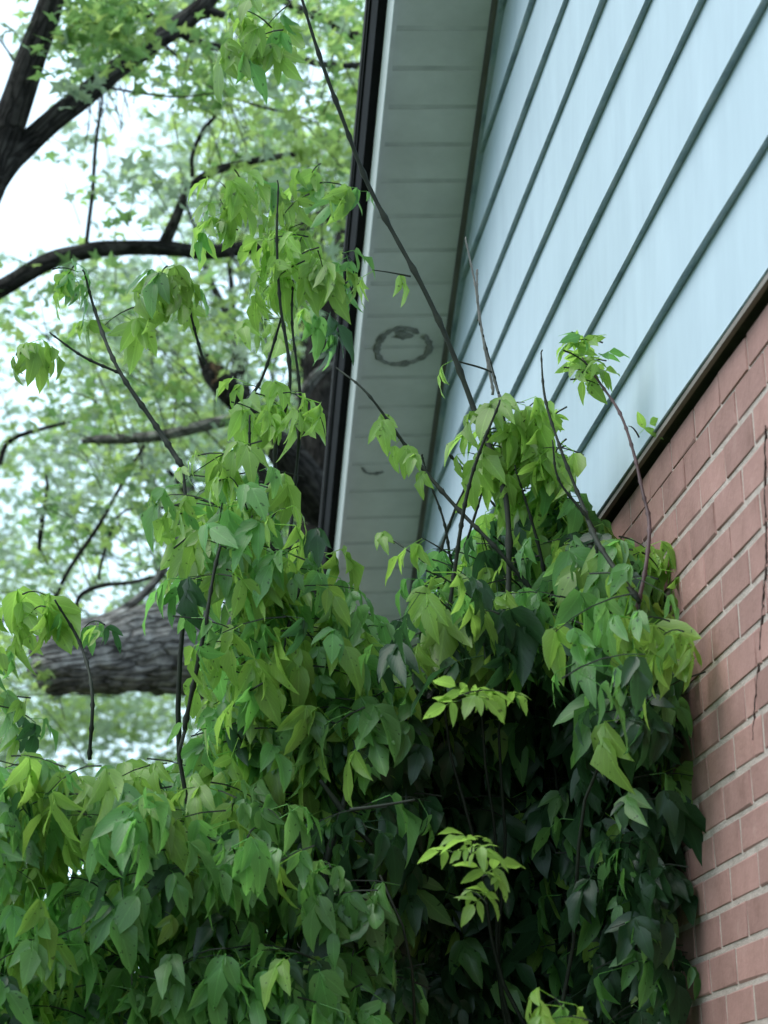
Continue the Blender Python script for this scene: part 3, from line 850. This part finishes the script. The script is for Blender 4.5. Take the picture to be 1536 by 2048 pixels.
for q in sub:
    o = bpy.data.objects.new('leaf', shared_mesh(q[0], LEAF[q[4]])); link(o, mroot); o.location = q[1] - moff; o.rotation_euler = q[2]; o.scale = (q[3],) * 3
build_twigs(tw2, mroot, moff, 'twiglets')

# --- low sapling at the other end
L_POLY = [(-80, 1550), (20, 1530), (80, 1480), (150, 1510), (200, 1545), (260, 1495), (300, 1540), (360, 1500), (420, 1530), (560, 1590), (680, 1640), (740, 1740), (720, 2110), (-80, 2110)]
loc = P(250, 1950, 5.0); lroot, loff = sapling('leafy_sapling', (loc[0], loc[1], 0), 'broad bright green sapling below the thick barked limb')
lv, tw = [], []
fill(lv, tw, L_POLY, 430, lambda x, y: (4.5, 5.25), lambda x, y: 0.55 if y < 1650 and x < 450 else (.25 if x < 450 else .12), 5,
     holes=[(100, 1745, 55, 1.0), (20, 1770, 45, 1.2), (590, 1640, 80, .8), (560, 1800, 75, .8), (330, 1880, 48, 1.3), (690, 1670, 40, 1.4), (300, 1960, 40, 1.2), (40, 1930, 36, 1)])
put_leaves(lroot, lv, LEAF, loff, 300, 'foliage')
build_twigs(tw, lroot, loff)
px_tube('branch', [(740, 2100), (650, 1790), (680, 1640), (700, 1560)], [4.7, 4.75, 4.8, 4.8], [16, 18, 14, 8], M['stem'], lroot, loff, sides=8, n=30)
px_tube('branch', [(640, 1560), (700, 1640), (745, 1690)], 4.8, [8, 14, 8], M['stem'], lroot, loff, sides=8, n=20)
grow(lroot, loff, (loff[0], loff[1], 0), [P(80, 1560, 4.9), P(220, 1540, 5.0), P(350, 1570, 5.0), P(480, 1620, 5.0), P(560, 1740, 4.8), P(-30, 1650, 4.8)], 0.013)

# ------------------------------------------------------------------ trees
def maple_cloud(centres, per, rad, scale, tones):
    out = []
    for c in centres:
        rr = rad * random.uniform(.7, 1.3); tone = random.choice(tones)
        for k in range(int(per * random.uniform(.6, 1.4))):
            p = np.array(c) + rng.normal(0, 1, 3) * np.array([rr, rr, rr * .6]) * .5
            out.append((NH + NS + random.randrange(len(MAPLE)), p, (random.gauss(0.5, .5), random.gauss(0, .45), random.uniform(0, 6.28)), scale * random.uniform(.7, 1.3), tone if random.random() < .7 else random.choice(tones)))
    return out

def px_centres(n, box, drange, holes=(), keep=0.08):
    out = []
    while len(out) < n:
        x, y = random.uniform(box[0], box[2]), random.uniform(box[1], box[3])
        if any(((x - hx) / hw) ** 2 + ((y - hy) / hh) ** 2 < 1 for hx, hy, hw, hh in holes) and random.random() > keep: continue
        out.append(P(x, y, random.uniform(*drange)))
    return out

HERE = [(460, 770, 100, 75), (600, 900, 80, 260), (330, 870, 170, 40), (250, 1300, 190, 90)]
SKY = [(260, 250, 130, 110), (60, 200, 70, 160), (150, 420, 110, 60), (40, 750, 70, 110), (230, 1150, 60, 70), (60, 1060, 50, 60), (330, 480, 60, 40), (110, 640, 60, 60)]
# tree beyond the far house corner: trunk behind the roof edge
tB = P(660, 1100, 11.9); Boff = np.array([tB[0] + .05, tB[1] + .1, 0])
troot = empty('maple_tree', tuple(Boff)); tag(troot, 'old maple with thick barked limb and broken snag behind the black roof edge', 'tree')
kw = dict(parent=troot, off=Boff)
D = 11.9
tube('trunk', [Boff + np.array([0, 0, -.2]), Boff + np.array([0.0, 0, 1.2]), P(668, 1180, D), P(655, 900, D), P(668, 650, D + .1), P(760, 350, D + .3), P(860, 0, D + .6), P(900, -600, D + 1)], [.42, .33, .18, .15, .11, .12, .11, .06], M['bark_dark'], troot, sides=28, n=90, rough=.16, off=Boff)
def limb(name, px, d, w, mat='bark_dark', sides=14, rough=.14, root=None, off=None, n=None, rfreq=6.0):
    return px_tube(name, px, d, w, M[mat], root or troot, Boff if off is None else off, sides=sides, n=n or 9 * len(px), rough=rough, wob=.015, rfreq=rfreq)
limb('limb', [(660, 1480), (560, 1370), (450, 1312), (340, 1298), (230, 1308), (130, 1322), (88, 1330), (74, 1336)], [11.6, 11.2, 10.9, 10.6, 10.4, 10.2, 10.2, 10.2], [205, 200, 190, 178, 158, 134, 112, 40], 'bark', 72, .15, n=170, rfreq=9)
limb('limb', [(670, 1560), (640, 1460), (660, 1300)], [11.8, 11.6, 11.8], [150, 140, 120], 'bark_dark', 24, .12)
limb('broken_limb', [(650, 1010), (600, 950), (545, 880), (490, 820), (450, 770), (425, 740), (412, 718)], [11.8, 11.6, 11.5, 11.4, 11.3, 11.3, 11.3], [90, 78, 62, 52, 52, 48, 26], 'bark_dark', 24, .2, n=60)
limb('snag', [(440, 765), (432, 735), (428, 712)], 11.28, [46, 34, 8], 'snag', 10, .35)
limb('snag', [(415, 745), (403, 725), (396, 712)], 11.28, [22, 16, 6], 'bark_dark', 9, .3)
limb('branch', [(500, 835), (440, 848), (350, 868), (240, 880), (165, 882)], 11.2, [24, 24, 22, 20, 14], 'bark', 12, .15)
limb('branch', [(600, 800), (625, 760), (648, 738), (668, 730)], 11.4, [24, 22, 18, 8], 'bark', 10, .1)
limb('limb', [(760, 420), (650, 430), (530, 488), (420, 502), (330, 496), (200, 498), (110, 520), (0, 575), (-80, 620)], [12.1, 11.8, 11.4, 11.2, 11.0, 10.8, 10.7, 10.6, 10.6], [30, 28, 30, 30, 30, 34, 36, 38, 38], 'bark_dark', 14, .14, n=80)
limb('branch', [(330, 492), (352, 440), (375, 385), (420, 348), (500, 325), (595, 308)], 11.0, [26, 22, 18, 18, 15, 11], 'bark_dark', 12, .14)
limb('branch', [(385, 355), (385, 310), (405, 260), (430, 225), (420, 190)], 11.0, [10, 9, 9, 7, 5], 'bark_dark', 8, .1)
limb('branch', [(175, 490), (182, 380), (192, 280), (205, 190)], 10.8, [9, 8, 8, 5], 'bark_dark', 8, .1)
limb('branch', [(830, 130), (720, 132), (640, 128), (590, 108), (520, 98), (420, 88), (350, 60), (290, 25), (240, -10)], [12.2, 12, 11.8, 11.6, 11.4, 11.2, 11, 11, 11], [16, 15, 14, 16, 16, 18, 20, 18, 16], 'bark_dark', 10, .12)
limb('branch', [(830, 110), (720, 72), (660, 45), (600, 20), (540, -20)], 12, [26, 24, 24, 20, 14], 'bark_dark', 10, .12)
limb('branch', [(90, 1245), (180, 1240), (260, 1210), (320, 1150), (345, 1080), (372, 1000), (380, 940)], 10.6, [18, 18, 17, 17, 16, 13, 9], 'bark', 10, .12)
limb('branch', [(150, 1225), (160, 1190), (200, 1172), (260, 1168), (330, 1150)], 10.6, [8, 9, 9, 8, 6], 'bark_dark', 8, .1)
limb('branch', [(100, 1215), (140, 1140), (190, 1060), (250, 960), (290, 890)], 10.9, [10, 9, 9, 8, 6], 'bark_dark', 8, .1)
limb('branch', [(200, 1160), (215, 1080), (240, 1030), (300, 1010)], 10.9, [7, 6, 5, 4], 'bark_dark', 7, .1)
limb('branch', [(80, 1100), (85, 1050), (95, 980), (92, 950)], 10.9, [8, 12, 7, 4], 'bark_dark', 7, .1)
limb('branch', [(330, 90), (420, 170), (500, 210), (580, 230), (640, 250)], 11.3, [7, 7, 6, 5, 4], 'bark_dark', 7, .1)
limb('branch', [(0, 930), (25, 880), (110, 850), (200, 825)], 11, [12, 10, 8, 6], 'bark_dark', 8, .1)
lvB = maple_cloud(px_centres(75, (150, -120, 760, 560), (10.2, 11.0), SKY + [(300, 498, 260, 45), (470, 330, 130, 40), (370, 400, 40, 90), (480, 100, 260, 35)], 0), 18, .18, .095, [0, 0, 1, 2])
lvB += maple_cloud(px_centres(85, (150, -120, 760, 560), (11.3, 13.0), SKY), 18, .20, .095, [0, 0, 1, 2])
lvB += maple_cloud(px_centres(70, (60, 560, 640, 1250), (10.4, 11.2), SKY + HERE, 0), 16, .20, .09, [0, 1, 2])
lvB += maple_cloud(px_centres(60, (60, 560, 640, 1250), (11.9, 13.0), SKY), 16, .20, .09, [0, 1, 2])
lvB += maple_cloud([P(random.uniform(650, 1500), random.uniform(-900, 0), random.uniform(11.5, 15)) for _ in range(60)], 22, .4, .09, [0, 1])
lvB += maple_cloud([P(random.uniform(0, 150), random.uniform(1230, 1400), random.uniform(10, 10.4)) for _ in range(8)], 14, .16, .08, [2, 0])
put_leaves(troot, lvB, CROWN, Boff, 300, 'crown', cell=18)
tws = []
for l in lvB[::9]:
    a = Vector(l[1]); d_ = (Vector((Boff[0], Boff[1], 3.5)) - a).normalized() + Vector((random.uniform(-.6, .6), random.uniform(-.6, .6), random.uniform(-.7, .3)))
    ln_ = random.uniform(.15, .5); d_.normalize()
    tws.append([a + d_ * ln_ * (1 - k / 4) + Vector((0, 0, -.05 * (k / 4) ** 2)) for k in range(5)])
build_twigs(tws, troot, Boff, 'twigs', .0028, M['bark_dark'])

# tree with the dark forked limbs
Aoff = np.array([*P(-430, 900, 9.6)[:2], 0.0])
aroot = empty('maple_tree', tuple(Aoff)); tag(aroot, 'dark forked maple with two bare limbs against the white sky', 'tree')
fk = P(-40, 400, 9.6)
tube('trunk', [Aoff + np.array([0, 0, -.2]), Aoff + np.array([0, 0, 1.2]), P(-280, 900, 9.6), P(-150, 620, 9.6), P(-100, 530, 9.6), P(-70, 480, 9.6)], [.30, .22, .17, .13, .11, .08], M['bark_dark'], aroot, sides=24, n=60, rough=.12, off=Aoff)
limb('limb', [(-110, 540), (-35, 385), (5, 285), (45, 180), (75, 90), (105, 0), (130, -90), (150, -220)], 9.6, [96, 86, 70, 62, 58, 52, 48, 38], 'bark_dark', 24, .10, aroot, Aoff, n=70)
limb('limb', [(-110, 530), (-10, 352), (60, 285), (130, 222), (210, 155), (300, 90), (370, 45), (420, 0), (470, -80)], [9.6, 9.6, 9.65, 9.7, 9.8, 9.9, 10, 10, 10.1], [84, 66, 50, 46, 42, 40, 42, 32, 24], 'bark_dark', 24, .10, aroot, Aoff, n=70)
limb('branch', [(365, 45), (410, 28), (450, 30)], 10, [30, 26, 14], 'bark_dark', 12, .12, aroot, Aoff)
limb('branch', [(215, 175), (300, 185), (360, 190), (430, 185)], 9.8, [5, 5, 4, 3], 'bark_dark', 6, .05, aroot, Aoff)
limb('branch', [(35, 130), (10, 95), (-20, 60)], 9.6, [5, 4, 3], 'bark_dark', 6, .05, aroot, Aoff)
lvA = maple_cloud(px_centres(26, (130, -60, 300, 150), (9.2, 9.9), ()), 16, .14, .09, [1, 1, 0])
lvA += maple_cloud(px_centres(10, (350, 20, 560, 200), (9.5, 10.5), ()), 14, .16, .085, [1, 0])
lvA += maple_cloud([P(170, 190, 9.4), P(165, 180, 9.4), P(30, 60, 9.6)], 9, .08, .09, [2])
lvA += maple_cloud([P(random.uniform(-700, 120), random.uniform(-700, 0), random.uniform(9, 11.5)) for _ in range(70)], 20, .35, .09, [0, 1])
put_leaves(aroot, lvA, CROWN, Aoff, 300, 'crown', cell=18)

# farther trees
def far_tree(px, d, h, label, boxes, n, per, rad, sc, tones, holes):
    per = int(per * .8)
    off = np.array([*P(px, 1200, d)[:2], 0.0])
    r = empty('background_tree', tuple(off)); tag(r, label, 'tree', 'trees standing farther behind')
    tube('trunk', [off + np.array([0, 0, -.2]), off + np.array([.1, 0, 1.5]), off + np.array([-.1, .1, h * .5]), off + np.array([.1, 0, h])], [.3, .22, .15, .05], M['bark_dark'], r, sides=14, n=30, rough=.1, off=off)
    cs = []
    for bx_ in boxes: cs += px_centres(int(n / len(boxes)), bx_, (d - 2, d + 2), holes, .12)
    for k in range(9):
        t = cs[k * max(1, len(cs) // 9)]
        if np.linalg.norm((t - off)[:2]) > 2.2: continue
        a = off + np.array([0, 0, h * random.uniform(.25, .6)])
        tube('branch', [a, a * .5 + t * .5 + np.array([0, 0, .25]), t], [.07, .04, .012], M['bark_dark'], r, sides=7, n=14, off=off, wob=.08)
    ls = maple_cloud(cs, per, rad, sc, tones)
    o = joined_leaves('crown', ls, CROWN, r, off); tag(o, kind='stuff')
far_tree(600, 17, 8, 'pale green tree filling the gaps behind the broken snag', [(150, 250, 760, 900)], 130, 42, .30, .11, [0, 2, 2], SKY)
far_tree(-420, 19, 7, 'hazy pale tree low behind the thin bare branches', [(-150, 560, 460, 1250)], 130, 42, .32, .115, [2, 0, 2], SKY)
far_tree(720, 22, 7, 'dim olive tree seen under the thick barked limb', [(-150, 900, 800, 1500), (-150, 1330, 560, 1560), (-150, 1300, 900, 2100)], 320, 42, .40, .125, [0, 2, 2], SKY)
far_tree(650, 24, 11, 'tall pale tree behind the upper branches', [(300, -150, 800, 500)], 100, 44, .36, .12, [0, 2], SKY)
